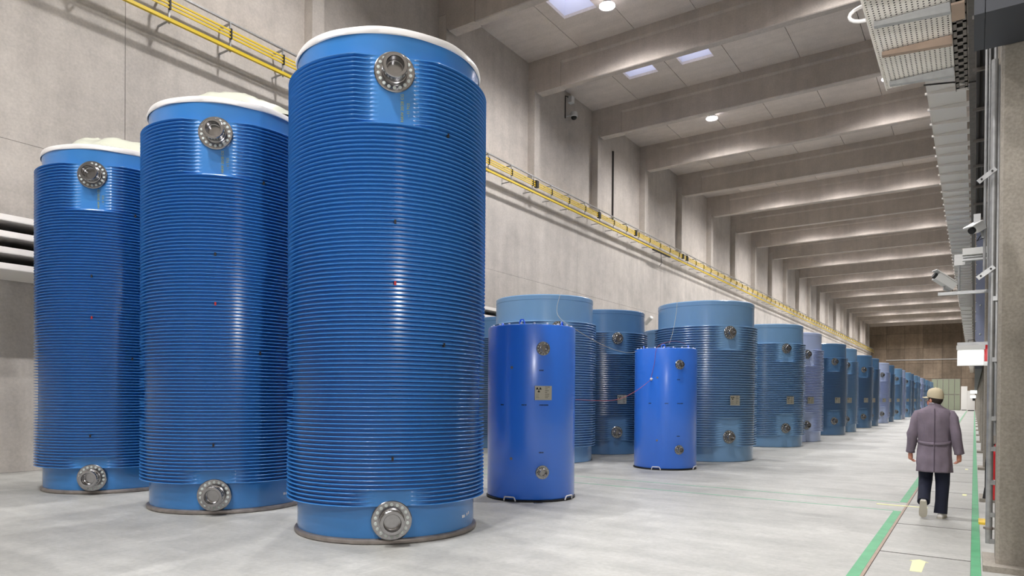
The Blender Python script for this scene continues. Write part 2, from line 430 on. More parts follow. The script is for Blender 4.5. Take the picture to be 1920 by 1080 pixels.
def trunnion_at(root, z, dist, s, nb, hub=1.0, rz=0):
    """flanged steel trunnion facing TA; s = flange radius"""
    X = Vector((math.cos(TA + rz), math.sin(TA + rz), 0)); Y = Vector((-X.y, X.x, 0)); Z = Vector((0, 0, 1))
    mt = Matrix((Y, Z, X)).transposed().to_4x4(); mt.translation = X * dist + Z * z
    t = MB().lathe([(s, -.06), (s, s * .10), (s * .96, s * .13), (s * .64, s * .13), (s * .62, s * .22), (s * .57, s * .24), (s * .57, s * .62 * hub), (s * .62, s * .66 * hub), (s * .62, s * .86 * hub),
                    (s * .58, s * .9 * hub), (s * .44, s * .9 * hub), (s * .42, s * .86 * hub), (s * .42, s * .42 * hub), (s * .38, s * .40 * hub), (.001, s * .40 * hub)], 48, mt, cap0=True, cap1=True).build('trunnion', 'steel', root, ang=25)
    b = MB()
    for k in range(nb):
        a = 2 * PI * (k + .5) / nb; q = mt @ Matrix.Translation((s * .8 * math.cos(a), s * .8 * math.sin(a), s * .1))
        b.lathe([(s * .085, 0), (s * .085, s * .055), (s * .07, s * .07)], 12, q)
    b.build('bolts', 'bolt', t, kind='stuff')
    return t
def on_side(r, z, ang):
    """frame on the cask side: x along the circumference, y up, z outward"""
    X = Vector((math.cos(ang), math.sin(ang), 0)); Y = Vector((-X.y, X.x, 0))
    m = Matrix((Y, Vector((0, 0, 1)), X)).transposed().to_4x4(); m.translation = X * r + Vector((0, 0, z)); return m
def trefoil(m, mt, s, cx, cy):
    m.lathe([(s * .2, 0), (s * .2, .001)], 12, mt @ Matrix.Translation((cx, cy, 0)))
    for k in range(3):
        a0 = math.radians(90 + 120 * k + 180) - math.radians(30)
        pts = []
        for i in range(7):
            a = a0 + math.radians(60) * i / 6; pts.append((cx + s * math.cos(a), cy + s * math.sin(a)))
        for i in range(6, -1, -1):
            a = a0 + math.radians(60) * i / 6; pts.append((cx + s * .32 * math.cos(a), cy + s * .32 * math.sin(a)))
        m.prism(pts, lambda u, v, t: mt @ Vector((u, v, t)), 0, .001)
def name_plate(root, r, z, ang, w, h):
    mt = on_side(r, z, ang)
    p = MB().box(-w / 2, w / 2, -h / 2, h / 2, -.02, .006, mt).build('name_plate', 'plate', root, smooth=False)
    m = MB(); m2 = mt @ Matrix.Translation((0, 0, .006))
    trefoil(m, m2, w * .16, -w * .27, h * .24)
    for k in range(7):
        yy = h * (.42 - .125 * k)
        m.box(w * .1, w * (.22 + .2 * random.random()), yy - h * .014, yy + h * .014, 0, .0008, m2)
        if k > 3: m.box(-w * .44, -w * (.1 + .2 * random.random()), yy - h * .01, yy + h * .01, 0, .0008, m2)
    m.build('plate_print', 'ink', p, smooth=False, kind='stuff')
    b = MB()
    for sx in (-1, 1):
        for sy in (-1, 1): b.lathe([(w * .022, 0), (w * .018, .004)], 8, m2 @ Matrix.Translation((sx * w * .46, sy * h * .46, 0)))
    b.build('rivets', 'bolt', p, kind='stuff')
    return p

# ---- the three tall casks
def sheet_mesh(dome, seed=0):
    vs, K, R = [], 20, 72
    for j in range(K + 1):
        r = 1.05 * j / K
        for i in range(R):
            a = 2 * PI * i / R; p = Vector((r * math.cos(a), r * math.sin(a), seed))
            h = (.03 + .07 * max(0, noise.noise(p * 2.5)) + .035 * abs(noise.noise(p * 8 + Vector((3, 1, 0))))) * (1 - (j / K) ** 12)
            h += dome * (1 + .7 * noise.noise(p * 2.2)) * max(0, 1 - ((p.x - .1) ** 2 + (p.y - .15) ** 2) / .9) ** .7
            vs.append((p.x, p.y, 5.545 + h))
    return MB().add(vs, [(j * R + i, j * R + (i + 1) % R, (j + 1) * R + (i + 1) % R, (j + 1) * R + i) for j in range(K) for i in range(R)])
def tall_cask():
    root = thing('tall_finned_cask', '', 'cask', (0, 0, 0), 0, 'tall deep blue finned casks')
    vs, fs = finned(.42, 5.21, .0461, 1.118, 1.18, 1.097, ((.38, .60), (4.50, 5.25)), 176, .21)
    MB().add(vs, fs).build('finned_jacket', 'tblue', root, ang=50)
    MB().lathe([(1.05, .055), (1.056, .07), (1.056, .44)], 128).build('lower_shell', 'tblue', root)
    MB().lathe([(1.06, 5.18), (1.06, 5.27), (1.075, 5.40), (1.082, 5.46), (1.05, 5.49)], 128).build('upper_shell', 'tblue', root)
    MB().lathe([(1.05, .0), (1.088, .008), (1.092, .03), (1.085, .05), (1.05, .062)], 128).build('base_ring', 'ring', root)
    # taped white cover with a wavy lower hem
    n = 128; pr = [(1.088, 5.452), (1.096, 5.46), (1.1, 5.50), (1.092, 5.528), (1.06, 5.54), (.9, 5.545)]
    vs, fs = ring_verts(n, lambda a, j: pr[j][0] + .004 * math.sin(9 * a + j), [p[1] for p in pr])
    vs = [(x, yy, z + .008 * noise.noise(Vector((x * 3, yy * 3, 0)))) for x, yy, z in vs]
    MB().add(vs, fs + [tuple(5 * n + i for i in range(n))]).build('white_cover', 'white', root)
    # crumpled sheet on top
    sheet_mesh(0).build('plastic_sheet', 'sheet', root, ang=18)
    trunnion_at(root, 5.045, 1.097, .215, 18, 1.0)
    trunnion_at(root, .262, 1.075, .215, 18, 1.0)
    # stencilled yellow lettering, reading upwards
    for body, size, off, z in (('HAW 20/28 CG', .045, .085, 4.525), ('- 11 TCS', .04, .15, 4.59)):
        me = text_mesh(body, size); o = link('stencil_text', me, 'yellowprint', root, kind='stuff')
        mt = on_side(1.0985, z, TA) @ Matrix.Translation((off, 0, 0)) @ Matrix.Rotation(PI / 2, 4, 'Z'); o.matrix_local = mt
    for ang, z, mt_ in ((-42.3, 3.44, 'ink'), (-42.1, 2.79, 'redmark'), (-42.9, .93, 'ink'), (-14.6, 2.16, 'ink'), (-12.8, 4.46, 'ink')):
        MB().box(-.011, .011, -.022, .022, -.02, .003, on_side(1.178, z, math.radians(ang))).build('paint_mark', mt_, root, smooth=False)
    for ang, z, w_ in ((9.5, .20, .03), (11.5, .2, .02), (15.5, .21, .018), (18, .22, .025)):
        MB().box(-w_ / 2, w_ / 2, -.016, .016, -.02, .002, on_side(1.056, z, math.radians(ang))).build('white_label_mark', 'white', root, smooth=False)
    return root
t3 = tall_cask(); t3.location = (-5.95, 6.03, 0)
t3['label'] = 'tallest-looking deep blue finned cask, nearest the camera, taped white lid cover'
t2 = dup(t3, (-9.12, 5.96, 0), 'deep blue finned cask standing in the middle of the three tall ones')
t1 = dup(t3, (-12.34, 5.88, 0), 'deep blue finned cask farthest left, beside the wall cable trays')

for t_, dm_, sd in ((t1, .36, 3), (t2, .31, 8)):
    for ch in t_.children:
        if ch.name.startswith('plastic_sheet'):
            me_ = sheet_mesh(dm_, sd).mesh('plastic_sheet', True, 18); me_.materials.append(MT['sheet']); ch.data = me_

# ---- blue-grey finned casks in the hall
def hall_cask(paint):
    root = thing('finned_cask', '', 'cask', (0, 0, 0), 0, 'blue-grey finned storage casks')
    vs, fs = finned(.40, 3.40, .06, 1.262, 1.325, 1.24, ((.38, 1.08), (2.83, 3.45)), 112, .24)
    MB().add(vs, fs).build('finned_jacket', paint, root, ang=50)
    MB().lathe([(1.2, 0), (1.235, .01), (1.235, .42)], 96).build('lower_shell', paint, root)
    MB().lathe([(1.25, 3.38), (1.25, 3.42), (1.237, 3.43), (1.235, 3.93), (1.240, 3.935), (1.240, 4.03), (1.22, 4.05), (.2, 4.06)], 96).build('upper_shell', paint, root)
    trunnion_at(root, 3.245, 1.24, .165, 14)
    trunnion_at(root, .63, 1.24, .165, 14)
    name_plate(root, 1.325, 1.545, math.radians(-38), .27, .25)
    return root
protos = {p: hall_cask(p) for p in ('gblue', 'gshade', 'glit')}
used = set()
def put(paint, x, yy, label):
    pr_ = protos[paint]
    if paint in used: return dup(pr_, (x, yy, 0), label)
    used.add(paint); pr_.location = (x, yy, 0); pr_['label'] = label; return pr_
put('gblue', -9.14, 14.86, 'pale blue-grey finned cask right behind the first smooth blue cask')
put('gshade', -9.14, 18.13, 'blue-grey finned cask seen between the two smooth blue casks')
put('gshade', -9.14, 24.3, 'blue-grey finned cask mostly hidden, glimpsed left of the broad cask behind the second smooth cask')
put('gshade', -12.3, 18.1, 'blue-grey finned cask barely visible between the nearest tall cask and the first smooth cask')
put('gblue', -5.98, 17.95, 'broad blue-grey finned cask right behind the second smooth blue cask')
row = [24.3, 27.65, 33.6, 37.0, 43.1, 46.4, 52.3, 55.9, 62.4, 65.3, 71.7, 75.0, 80.6, 83.9, 90, 93.3, 99.4, 102.7, 109, 112.4]
ords = 'second third fourth fifth sixth seventh eighth ninth tenth eleventh twelfth thirteenth fourteenth fifteenth sixteenth seventeenth eighteenth nineteenth twentieth twenty-first'.split()
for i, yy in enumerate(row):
    p = 'glit' if i in (1, 6, 9, 14) else ('gshade' if i in (2, 4, 5, 7, 11) else 'gblue')
    nm = {'glit': 'painted-as-lit lilac-blue', 'gshade': 'painted-as-shaded blue-grey', 'gblue': 'blue-grey'}[p]
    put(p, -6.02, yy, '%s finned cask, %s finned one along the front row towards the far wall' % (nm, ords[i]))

# ---- smooth bright blue casks
def smooth_cask():
    root = thing('smooth_cask', '', 'cask', (0, 0, 0), 0, 'smooth bright blue casks')
    MB().lathe([(.66, .03), (.69, .035), (.70, .05), (.70, 2.675), (.694, 2.695), (.68, 2.70), (.60, 2.70), (.60, 2.64), (.01, 2.64)], 128).build('body', 'sblue', root)
    MB().lathe([(.70, 0), (.715, .004), (.715, .028), (.69, .035)], 96).build('base_plate', 'black', root)
    trunnion_at(root, 2.33, .695, .105, 12, 1.2)
    trunnion_at(root, .455, .695, .105, 12, 1.2)
    b = MB()
    for k in range(20):
        a = 2 * PI * k / 20; b.lathe([(.016, 2.695), (.018, 2.72), (.012, 2.728)], 8, Matrix.Translation((.645 * math.cos(a), .645 * math.sin(a), 0)))
    b.build('lid_bolts', 'white', root, kind='stuff')
    for a in (-75, 15, 105, 195):
        c = Vector((.5 * math.cos(math.radians(a)), .5 * math.sin(math.radians(a)), 2.64)); t = Vector((-math.sin(math.radians(a)), math.cos(math.radians(a)), 0)) * .04
        MB().tube([c - t, c - t + Vector((0, 0, .1)), c - t * .5 + Vector((0, 0, .15)), c + t * .5 + Vector((0, 0, .15)), c + t + Vector((0, 0, .1)), c + t], .012, 8).build('lifting_lug', 'sblue', root)
    for a in (-84, -2, 80, 178):
        m = on_side(.712, .012, math.radians(a))
        q = [m @ Vector(p) for p in ((-.1, 0, .0), (-.085, .05, .012), (-.07, .06, .016), (.07, .06, .016), (.085, .05, .012), (.1, 0, 0))]
        MB().tube(q, .011, 8).build('foot_handle', 'white', root)
    for ang, z, w_ in ((-45, 2.0, .07), (-42, 1.475, .13), (-67, 1.475, .06), (-97, 1.475, .06), (-45, .755, .06)):
        mk = MB(); mt = on_side(.7005, z, math.radians(ang))
        x = -w_ / 2
        while x < w_ / 2:
            l = random.uniform(.008, .018); mk.box(x, x + l, -.009, .009, -.01, .0015, mt); x += l + .006
        mk.build('stamped_mark', 'ink', root, smooth=False)
    for z in (2.043, .655):
        MB().lathe([(.022, -.01), (.022, .003), (.012, .004)], 12, on_side(.7, z, math.radians(-83))).build('plug', 'ring', root)
    return root
s1 = smooth_cask(); s1.location = (-5.91, 9.23, 0)
s1['label'] = 'smooth bright blue cask with a name plate, right beside the nearest tall cask'
s2 = dup(s1, (-5.87, 14.88, 0), 'smooth bright blue cask without plate, in front of the broad finned cask')
name_plate(s1, .697, 1.657, math.radians(-42.5), .265, .215)
MB().lathe([(.03, -.01), (.03, .02), (.02, .05), (.008, .06)], 12, on_side(.7, 2.01, math.radians(-94))).build('cord_clip', 'white', s2)

# thin cords hung between the casks
def cord(name, pts, mat, label, r=.0035):
    P = [Vector(p) for p in pts]; Q = []
    for i in range(len(P) - 1):
        p0, p1, p2, p3 = P[max(i - 1, 0)], P[i], P[i + 1], P[min(i + 2, len(P) - 1)]
        for k in range(8):
            t = k / 8; Q.append(.5 * ((2 * p1) + (p2 - p0) * t + (2 * p0 - 5 * p1 + 4 * p2 - p3) * t * t + (3 * p1 - p0 - 3 * p2 + p3) * t ** 3))
    Q.append(P[-1])
    return tag(MB().tube(Q, r, 6).build(name, mat), label, 'cord')
cord('seal_cord', [(-8.2, 14.05, 4.06), (-8.0, 13.6, 3.5), (-7.3, 13.4, 3.05), (-6.8, 13.8, 2.72), (-6.5, 14.3, 2.62), (-6.2, 14.4, 2.72)], 'cordw', 'pale cord drooping from the pale finned cask to the second smooth cask')
cord('seal_cord', [(-5.25, 9.5, 1.56), (-5.3, 11, 1.55), (-5.7, 12.8, 1.72), (-5.93, 14.17, 2.0)], 'cordr', 'thin red cord strung between the two smooth blue casks')
cord('seal_cord', [(-5.93, 14.165, 2.03), (-5.85, 14.16, 2.35), (-5.78, 14.17, 2.72), (-5.55, 14.5, 2.86), (-5.4, 14.9, 2.82)], 'cordr', 'thin red cord up the side and over the top of the second smooth cask')
cord('seal_cord', [(-6.3, 16.72, 4.07), (-6.25, 16.5, 3.7), (-6.1, 15.9, 3.2), (-5.8, 14.9, 2.84)], 'cordw', 'pale cord from the broad finned cask down to the second smooth cask')

# ================================================================== LEFT WALL FITTINGS
rail = thing('conductor_rail', 'yellow crane conductor rail running along the left wall on brackets', 'rail', (-15.45, 0, 10.2))
MB().box(-.035, .035, -18, Y1 - .5, 0, .075).build('lower_bar', 'yellow', rail, smooth=False)
for k in range(3): MB().box(-.015, .015, -18, Y1 - .5, .30 + .085 * k, .34 + .085 * k).build('upper_bar', 'yellow', rail, smooth=False)
MB().box(-.18, -.12, -18, Y1 - .5, .76, .80).build('top_rail', 'galv', rail, smooth=False)
bk = MB().box(-.05, -.02, -.02, .02, -.03, .72).box(-.5, -.02, -.02, .02, .66, .70).box(-.5, -.02, -.02, .02, .03, .06).mesh('bracket', False)
hd = MB().box(-.045, .035, -.018, .018, .28, .54).mesh('insulator', False)
for k in range(-11, 86):
    yy = 8.52 + 1.56 * k; b = link('bracket', bk, 'galv', rail, (0, yy, 0)); link('insulator', hd, 'black', b)
for yy in (12.2, 24.4, 30.2, 34.6, 41.9, 42.6): MB().box(-.06, .07, yy - .09, yy + .09, .27, .56).build('rail_joint', 'black', rail, smooth=False)
MB().tube([(.05, 38.1, .0), (.06, 38.15, -.35), (.04, 38.3, -.6), (.02, 38.0, -.85)], .015, 6).build('pickup_cable', 'cable', rail)
MB().box(-.03, .09, 37.0, 39.6, -.06, .0).build('current_collector', 'black', rail, smooth=False)

for k, z in enumerate((4.77, 4.47, 4.18, 3.89)):
    t = thing('cable_rack', '%s of the four deep white cable racks along the left wall' % ('topmost', 'second from top', 'third from top', 'lowest')[k], 'cable tray', (-15.62, 0, z), 0, 'cable racks on the left wall')
    MB().box(1.105, 1.12, -19, 24, -.05, .06).build('outer_side', 'tray', t, smooth=False)
    MB().box(-.28, -.265, -19, 24, -.05, .06).build('inner_side', 'tray', t, smooth=False)
    MB().box(-.28, 1.12, -19, 24, -.055, -.045).build('tray_bottom', 'tray', t, smooth=False)
    for j in range(9): MB().tube([(-.18 + .15 * j, -19, -.01), (-.17 + .15 * j, 3, -.012), (-.18 + .15 * j, 24, -.01)], .03, 6).build('cable_run', 'cable', t)
    am = MB().box(-.325, 1.05, -.02, .02, -.1, -.055).mesh('tray_arm', False)
    for q in range(-9, 13): link('tray_arm', am, 'galv', t, (0, q * 1.9 + .6, 0))

# dome camera and its box near the second beam
d = thing('dome_camera', 'white dome camera hanging on the left wall under the second beam', 'camera', (-15.9, 28.4, 15.0))
MB().lathe([(.16, .16), (.17, .15), (.18, -.02), (.15, -.06)], 20).build('housing', 'grey', d)
MB().ball((0, 0, -.07), (.14, .14, .13), 16, 10).build('dome', 'black', d)
MB().box(-.42, -.0, -.04, .04, .05, .11).build('wall_arm', 'grey', d, smooth=False)
d = thing('junction_box', 'small pale junction box on the left wall above the dome camera', 'box', (-16.2, 28.6, 15.9))
MB().box(-.1, .12, -.14, .14, -.16, .16).build('box_body', 'grey', d); MB().box(.12, .135, -.12, .12, -.14, .14).build('box_lid', 'white', d)
MB().tube([(-.06, -.14, .1), (-.06, -.4, .06), (-.06, -.4, -1.0)], .025, 6).build('conduit', 'cable', d)
d = thing('wall_camera', 'small white camera on the left wall between the finned casks', 'camera', (-15.9, 36.85, 5.9))
MB().box(-.05, .1, -.03, .03, -.35, .1).build('camera_arm', 'grey', d)
MB().lathe([(.1, -.3), (.12, -.28), (.12, .3), (.09, .33)], 14, Matrix.Translation((.3, 0, .15)) @ Matrix.Rotation(math.radians(55), 4, 'Y') @ Matrix.Rotation(.4, 4, 'X')).build('camera_body', 'grey', d)

# ================================================================== RIGHT SIDE
# perforated near tray, real holes
def perforated(x0, x1, y0, y1, z, px=.031, py=.033):
    nx = int((x1 - x0) / px); ny = int((y1 - y0) / py); px = (x1 - x0) / nx; py = (y1 - y0) / ny
    m = MB()
    for i in range(nx):
        for j in range(ny):
            a, b, c, d_ = x0 + i * px, x0 + (i + 1) * px, y0 + j * py, y0 + (j + 1) * py
            if False: m.add([(a, c, z), (b, c, z), (b, d_, z), (a, d_, z)], [(0, 1, 2, 3)]); continue
            hx, hy = px * .34, py * .3; off = (py * .12 if i % 2 else -py * .12)
            h = [(a + hx, c + hy + off, z), (b - hx, c + hy + off, z), (b - hx, d_ - hy + off, z), (a + hx, d_ - hy + off, z)]
            m.add([(a, c, z), (b, c, z), (b, d_, z), (a, d_, z)] + h, [(0, 1, 5, 4), (1, 2, 6, 5), (2, 3, 7, 6), (3, 0, 4, 7)])
    return m
t = thing('perforated_cable_tray', 'near white perforated cable tray overhead, ending at a cut edge', 'cable tray', (0, 0, 0))
perforated(-.66, -.165, 1.5, 6.72, 4.3).build('perforated_bottom', 'tray', t, smooth=False)
MB().box(-.665, -.655, 1.5, 6.75, 4.295, 4.4).build('tray_side', 'tray', t, smooth=False)
MB().box(-.17, -.16, 1.5, 6.75, 4.295, 4.4).build('tray_side', 'tray', t, smooth=False)
for k in range(9): MB().tube([(-.61 + .052 * k, 1.5, 4.36), (-.62 + .052 * k, 4, 4.365), (-.61 + .052 * k, 6.71, 4.36)], .0265, 6).build('cable_run', 'cable', t)
for yy, mt_, sl_ in ((4.55, 'galv', 0), (5.04, 'brown', 0), (5.46, 'galv', 0), (5.96, 'brown', 0), (6.55, 'galv', 0)):
    MB().prism([(-.62, 4.292), (-.16, 4.292), (-.16, 4.225), (-.62, 4.262)], lambda u, v, q: (u, q, v), yy, yy + .045).build('tray_arm', mt_, t, smooth=False)
lp = []
for k in range(9):
    a = -PI / 2 - PI * k / 8; lp.append((-.665 + .11 * math.cos(a), 5.43, 4.36 + .055 * math.sin(a)))
MB().tube(lp, .013, 8).build('cable_loop', 'white', t)
# slotted channel beside it
t = thing('slotted_channel', 'slotted steel channel running beside the near perforated tray', 'channel', (0, 0, 0))
m = MB()
yy = 1.5
while yy < 6.9:
    m.box(-.155, -.13, yy, yy + .12, 4.24, 4.252); m.box(-.095, -.07, yy, yy + .12, 4.24, 4.252); m.box(-.155, -.07, yy + .09, yy + .12, 4.24, 4.253); yy += .12
m.box(-.158, -.152, 1.5, 6.95, 4.24, 4.32); m.box(-.073, -.067, 1.5, 6.95, 4.24, 4.32)
m.build('channel_profile', 'dgalv', t, smooth=False)
MB().box(-.152, -.073, 1.5, 6.95, 4.31, 4.316).build('channel_back', 'cable', t, smooth=False)
MB().box(-.155, -.08, 5.38, 5.62, 4.225, 4.239).build('tan_label', 'brown', t, smooth=False)

t = thing('long_cable_tray', 'long pale cable tray overhead, running on to the far wall', 'cable tray', (0, 0, 0))
MB().box(-.64, -.155, 9.5, Y1 - 1, 6.27, 6.28).build('tray_bottom', 'tray', t, smooth=False)
MB().box(-.645, -.635, 9.5, Y1 - 1, 6.26, 6.36).build('tray_side', 'tray', t, smooth=False)
MB().box(-.16, -.15, 9.5, Y1 - 1, 6.26, 6.36).build('tray_side', 'tray', t, smooth=False)
am = MB().prism([(-.67, 6.268), (-.05, 6.268), (-.05, 6.19), (-.67, 6.238)], lambda u, v, q: (u, q, v), 0, .04).mesh('tray_arm', False)
k = 0; yy = 10.2
while yy < 118: link('tray_arm', am, 'tray', t, (0, yy, 0)); yy += (.62 if yy < 40 else 1.9) * random.uniform(.85, 1.15)
MB().box(-.11, -.03, 7.9, Y1 - 1, 6.16, 6.3).build('slotted_rail', 'dgalv', t, smooth=False)
for k in range(5): MB().tube([(-.56 + .09 * k, 9.6, 6.3), (-.56 + .09 * k, 60, 6.3), (-.56 + .09 * k, Y1 - 2, 6.3)], .03, 6).build('cable_run', 'cable', t)
tag(MB().tube([(-.66, 11.6, 6.2), (-.3, 11.65, 6.17), (-.12, 11.7, 6.14), (.06, 11.7, 6.13), (.1, 11.7, 6.0)], .012, 6).build('loose_cable', 'cable'), 'single dark cable crossing under the long cable tray', 'cable')
# dark bundle of cables behind the channels
t = thing('cable_bundle', 'dark bundle of cables running high along the right-hand columns', 'cable', (0, 0, 0))
for k in range(5): MB().tube([(.0 + .035 * k, 7.9, 5.75 + .05 * (k % 2)), (.0 + .035 * k, 14, 5.75 + .05 * (k % 2)), (.0 + .035 * k, 19.5, 5.75)], .024, 6).build('cable_run', 'cable', t)
for k in range(8): MB().box(-.06, .18, 8.8 + 1.4 * k, 8.84 + 1.4 * k, 5.68, 5.72).build('bundle_support', 'dgalv', t, smooth=False)

t = thing('duct_housing', 'large dark grey duct housing in the upper right corner, above the nearest column', 'duct', (0, 0, 0))
MB().box(-.036, .041, 7.1, 7.84, 4.925, 7.5).build('side_cover', 'duct', t, smooth=False)
MB().box(.047, .9, 7.09, 7.84, 4.92, 7.5).build('front_cover', 'duct', t, smooth=False)

# vertical pipe with clamps and conduits beside the nearest column
t = thing('riser_pipe', 'galvanised vertical pipe clamped beside the nearest right column', 'pipe', (0, 0, 0))
MB().tube([(.131, 8.2, .185), (.131, 8.2, .2), (.133, 8.2, 3), (.136, 8.2, 4.95)], .029, 16).build('pipe', 'galv', t)
for z in (1.42, 1.12, .79, .47, .21, 2.0, 2.6):
    MB().box(.14, .178, 8.17, 8.23, z - .022, z + .022).build('pipe_stub', 'galv', t, smooth=False)
c = MB(); c.lathe([(.037, -.012), (.037, .012)], 16, Matrix.Translation((.131, 8.2, .335))); c.box(.085, .2, 8.19, 8.21, .325, .345)
c.build('pipe_clamp', 'ring', t)
MB().box(.165, .179, 8.22, 9.05, 1.25, 4.9).build('mounting_strut', 'galv', t, smooth=False)
cu = [('steel conduit', .07, .013, 2.9), ('steel conduit', .098, .010, 2.9), ('wide steel conduit', .146, .017, 3.3)]
for k, (nm, x, r, z0) in enumerate(cu):
    tag(MB().tube([(x, 8.45, z0), (x, 8.45, 4.2), (x, 8.45, 5.6)], r, 10).build('conduit', 'galv'),
        ('slim vertical conduit left of the riser pipe, nearer the hall', 'slim vertical conduit just left of the riser pipe', 'stout vertical conduit between riser pipe and column')[k], 'conduit')
for k, (z, l) in enumerate(((3.8, .18), (2.85, .17))):
    b = thing('angled_bracket', ('upper', 'lower')[k] + ' slanted steel bracket holding the conduits by the nearest column', 'bracket', (.08, 8.12, z))
    mt = Matrix.Rotation(math.radians(-38), 4, 'Y')
    MB().box(-l / 2, l / 2, -.02, .0, -.022, .022, mt).build('bracket_strip', 'galv', b, smooth=False)
    for q in (-.3, .3): MB().lathe([(.009, 0), (.009, .012)], 8, mt @ Matrix.Translation((q * l, -.02, 0)) @ Matrix.Rotation(PI / 2, 4, 'X')).build('bolt', 'black', b)

# bluish duct running along above the columns
t = thing('steel_duct', 'bluish grey steel duct with rivets running along the right-hand columns', 'duct', (0, 0, 0))
MB().box(0, .2, 20, 21, 2.95, 6.1).build('front_panel', 'bluegrey', t, smooth=False)
MB().box(0.0, .16, 21, 110, 2.4, 6.0).build('long_run', 'duct', t, smooth=False)
b = MB()
for k in range(5): b.ball((.1, 19.995, 3.2 + .7 * k), .022, 8, 6)
for k in range(14): b.ball((.008, 19.995, 3.05 + .23 * k), .012, 8, 6)
b.build('rivets', 'bolt', t, kind='stuff')

# lit sign box on its arm
s = thing('exit_sign', 'lit white sign box hanging from an arm by the nearest column', 'sign', (-.037, 8.6, 2.06))
MB().box(-.125, .125, -.035, .035, .07, .115).build('sign_housing', 'grey', s)
MB().box(-.118, .118, -.022, .022, -.1, .07).build('sign_frame', 'white', s)
MB().box(-.108, .108, -.026, .026, -.09, .06).build('lit_panel', 'signlit', s, smooth=False)
MB().prism([(-.03, -.05), (.0, -.05), (.0, -.06), (.022, -.043), (.0, -.026), (.0, -.036), (-.03, -.036)], lambda u, v, q: (u, q, v), -.0275, -.026).build('pictogram', 'signgreen', s, smooth=False)
a = thing('sign_arm', 'grey steel arm carrying the lit sign box', 'arm', (0, 8.6, 2.185))
MB().box(-.155, .165, -.02, .02, -.01, .022).build('arm_bar', 'galv', a, smooth=False)
MB().tube([(-.06, 0, .02), (-.06, 0, .045), (.0, 0, .045), (.0, 0, .02)], .004, 6).build('cable_loop', 'cable', a)
p = thing('fire_sign', 'red fire sign with a white foot behind the lit sign box', 'sign', (.092, 8.75, 2.07))
MB().box(-.03, .03, 0, .004, -.06, .13).build('red_panel', 'red', p, smooth=False)
MB().box(-.03, .073, 0.001, .005, -.105, -.06).build('white_panel', 'white', p, smooth=False)
# far lit signs
for k, (x, yy, z) in enumerate(((-.05, 60.9, 2.2), (-.1, 72.9, 1.9))):
    s = thing('lit_sign', ('nearer', 'farther')[k] + ' small glowing sign far down the right-hand columns', 'sign', (x, yy, z))
    MB().box(-.22, .22, -.03, .03, -.13, .13).build('sign_frame', 'grey', s)
    MB().box(-.2, .2, -.04, .04, -.11, .11).build('lit_panel', 'signlit', s, smooth=False)
    MB().box(.1, .4, .04, .1, -.03, .03).build('sign_bracket', 'galv', s, smooth=False)

# cameras on steel arms
def cctv(name, label, loc, yaw, tilt, ln=.26):
    t = thing(name, label, 'camera', loc)
    mt = Matrix.Rotation(yaw, 4, 'Z') @ Matrix.Rotation(tilt, 4, 'X')
    MB().box(-.045, .045, -ln / 2, ln / 2, -.04, .045, mt).build('camera_body', 'grey', t)
    MB().box(-.055, .055, -ln / 2 - .05, ln / 2 - .02, .045, .055, mt).build('sun_shield', 'grey', t)
    MB().lathe([(.034, 0), (.034, .03), (.026, .03)], 14, mt @ Matrix.Translation((0, -ln / 2, 0)) @ Matrix.Rotation(PI / 2, 4, 'X')).build('lens', 'black', t)
    MB().tube([mt @ Vector((0, .03, -.04)), mt @ Vector((0, .04, -.07)), Vector((.05, .02, -.11))], .012, 8).build('camera_foot', 'galv', t)
    MB().tube([mt @ Vector((0, ln / 2, 0)), mt @ Vector((0, ln / 2 + .03, -.06)), Vector((0, .03, -.13)), Vector((.05, .02, -.11))], .005, 6).build('lead', 'cable', t)
    return t
cctv('security_camera', 'white security camera on the lower steel arm, pointing into the hall', (-.29, 9.0, 2.92), math.radians(-62), math.radians(-34), .22)
a = thing('camera_arm', 'long galvanised arm under the security camera with an upright rod', 'arm', (0, 9.0, 2.79))
MB().box(-.35, .165, -.022, .022, -.022, .012).build('arm_bar', 'galv', a, smooth=False)
MB().tube([(-.152, 0, 0), (-.154, 0, .34)], .011, 8).build('upright_rod', 'galv', a)
MB().box(-.2, -.1, -.012, .012, .30, .42).build('end_plate', 'grey', a, smooth=False)
t = thing('strip_light', 'short grey batten light on a steel arm by the nearest column', 'lamp', (0, 8.7, 3.14))
MB().box(-.12, .16, -.035, .035, .0, .07).build('batten_housing', 'grey', t)
MB().tube([(-.115, -.01, -.022), (.155, -.01, -.022)], .014, 10).build('tube', 'galv', t)
MB().box(-.12, .165, -.03, .03, -.06, -.04).build('arm_bar', 'galv', t, smooth=False)
t = cctv('floodlight', 'grey tilted floodlight fixed above the batten light', (.005, 8.4, 3.36), math.radians(-40), math.radians(28), .12)
MB().box(-.03, .03, -.01, .01, .03, .14).build('mount_plate', 'galv', t, smooth=False)

# fire extinguisher behind the pipe
e = thing('fire_extinguisher', 'red fire extinguisher hung behind the riser pipe and nearest column', 'extinguisher', (.215, 9.2, .5))
MB().lathe([(.06, 0), (.075, .015), (.078, .04), (.078, .5), (.06, .56), (.028, .59), (.025, .62)], 24).build('cylinder', 'red', e)
MB().box(-.015, .015, -.07, .03, .62, .65).build('valve_handle', 'red', e)
MB().tube([(0, 0, .62), (-.07, -.02, .6), (-.1, -.03, .4), (-.1, -.03, .12)], .011, 8).build('hose', 'black', e)
MB().lathe([(.014, .0), (.03, -.12)], 12, Matrix.Translation((-.1, -.03, .13))).build('hose_horn', 'black', e)
MB().box(.0, .785, .07, .09, .2, .3).build('wall_hook', 'galv', e)
tag(MB().box(.06, .17, 10.6, 10.95, .0, .03).build('yellow_tag_plate', 'yel2', smooth=False), 'small yellow floor plate beside the extinguisher', 'plate')

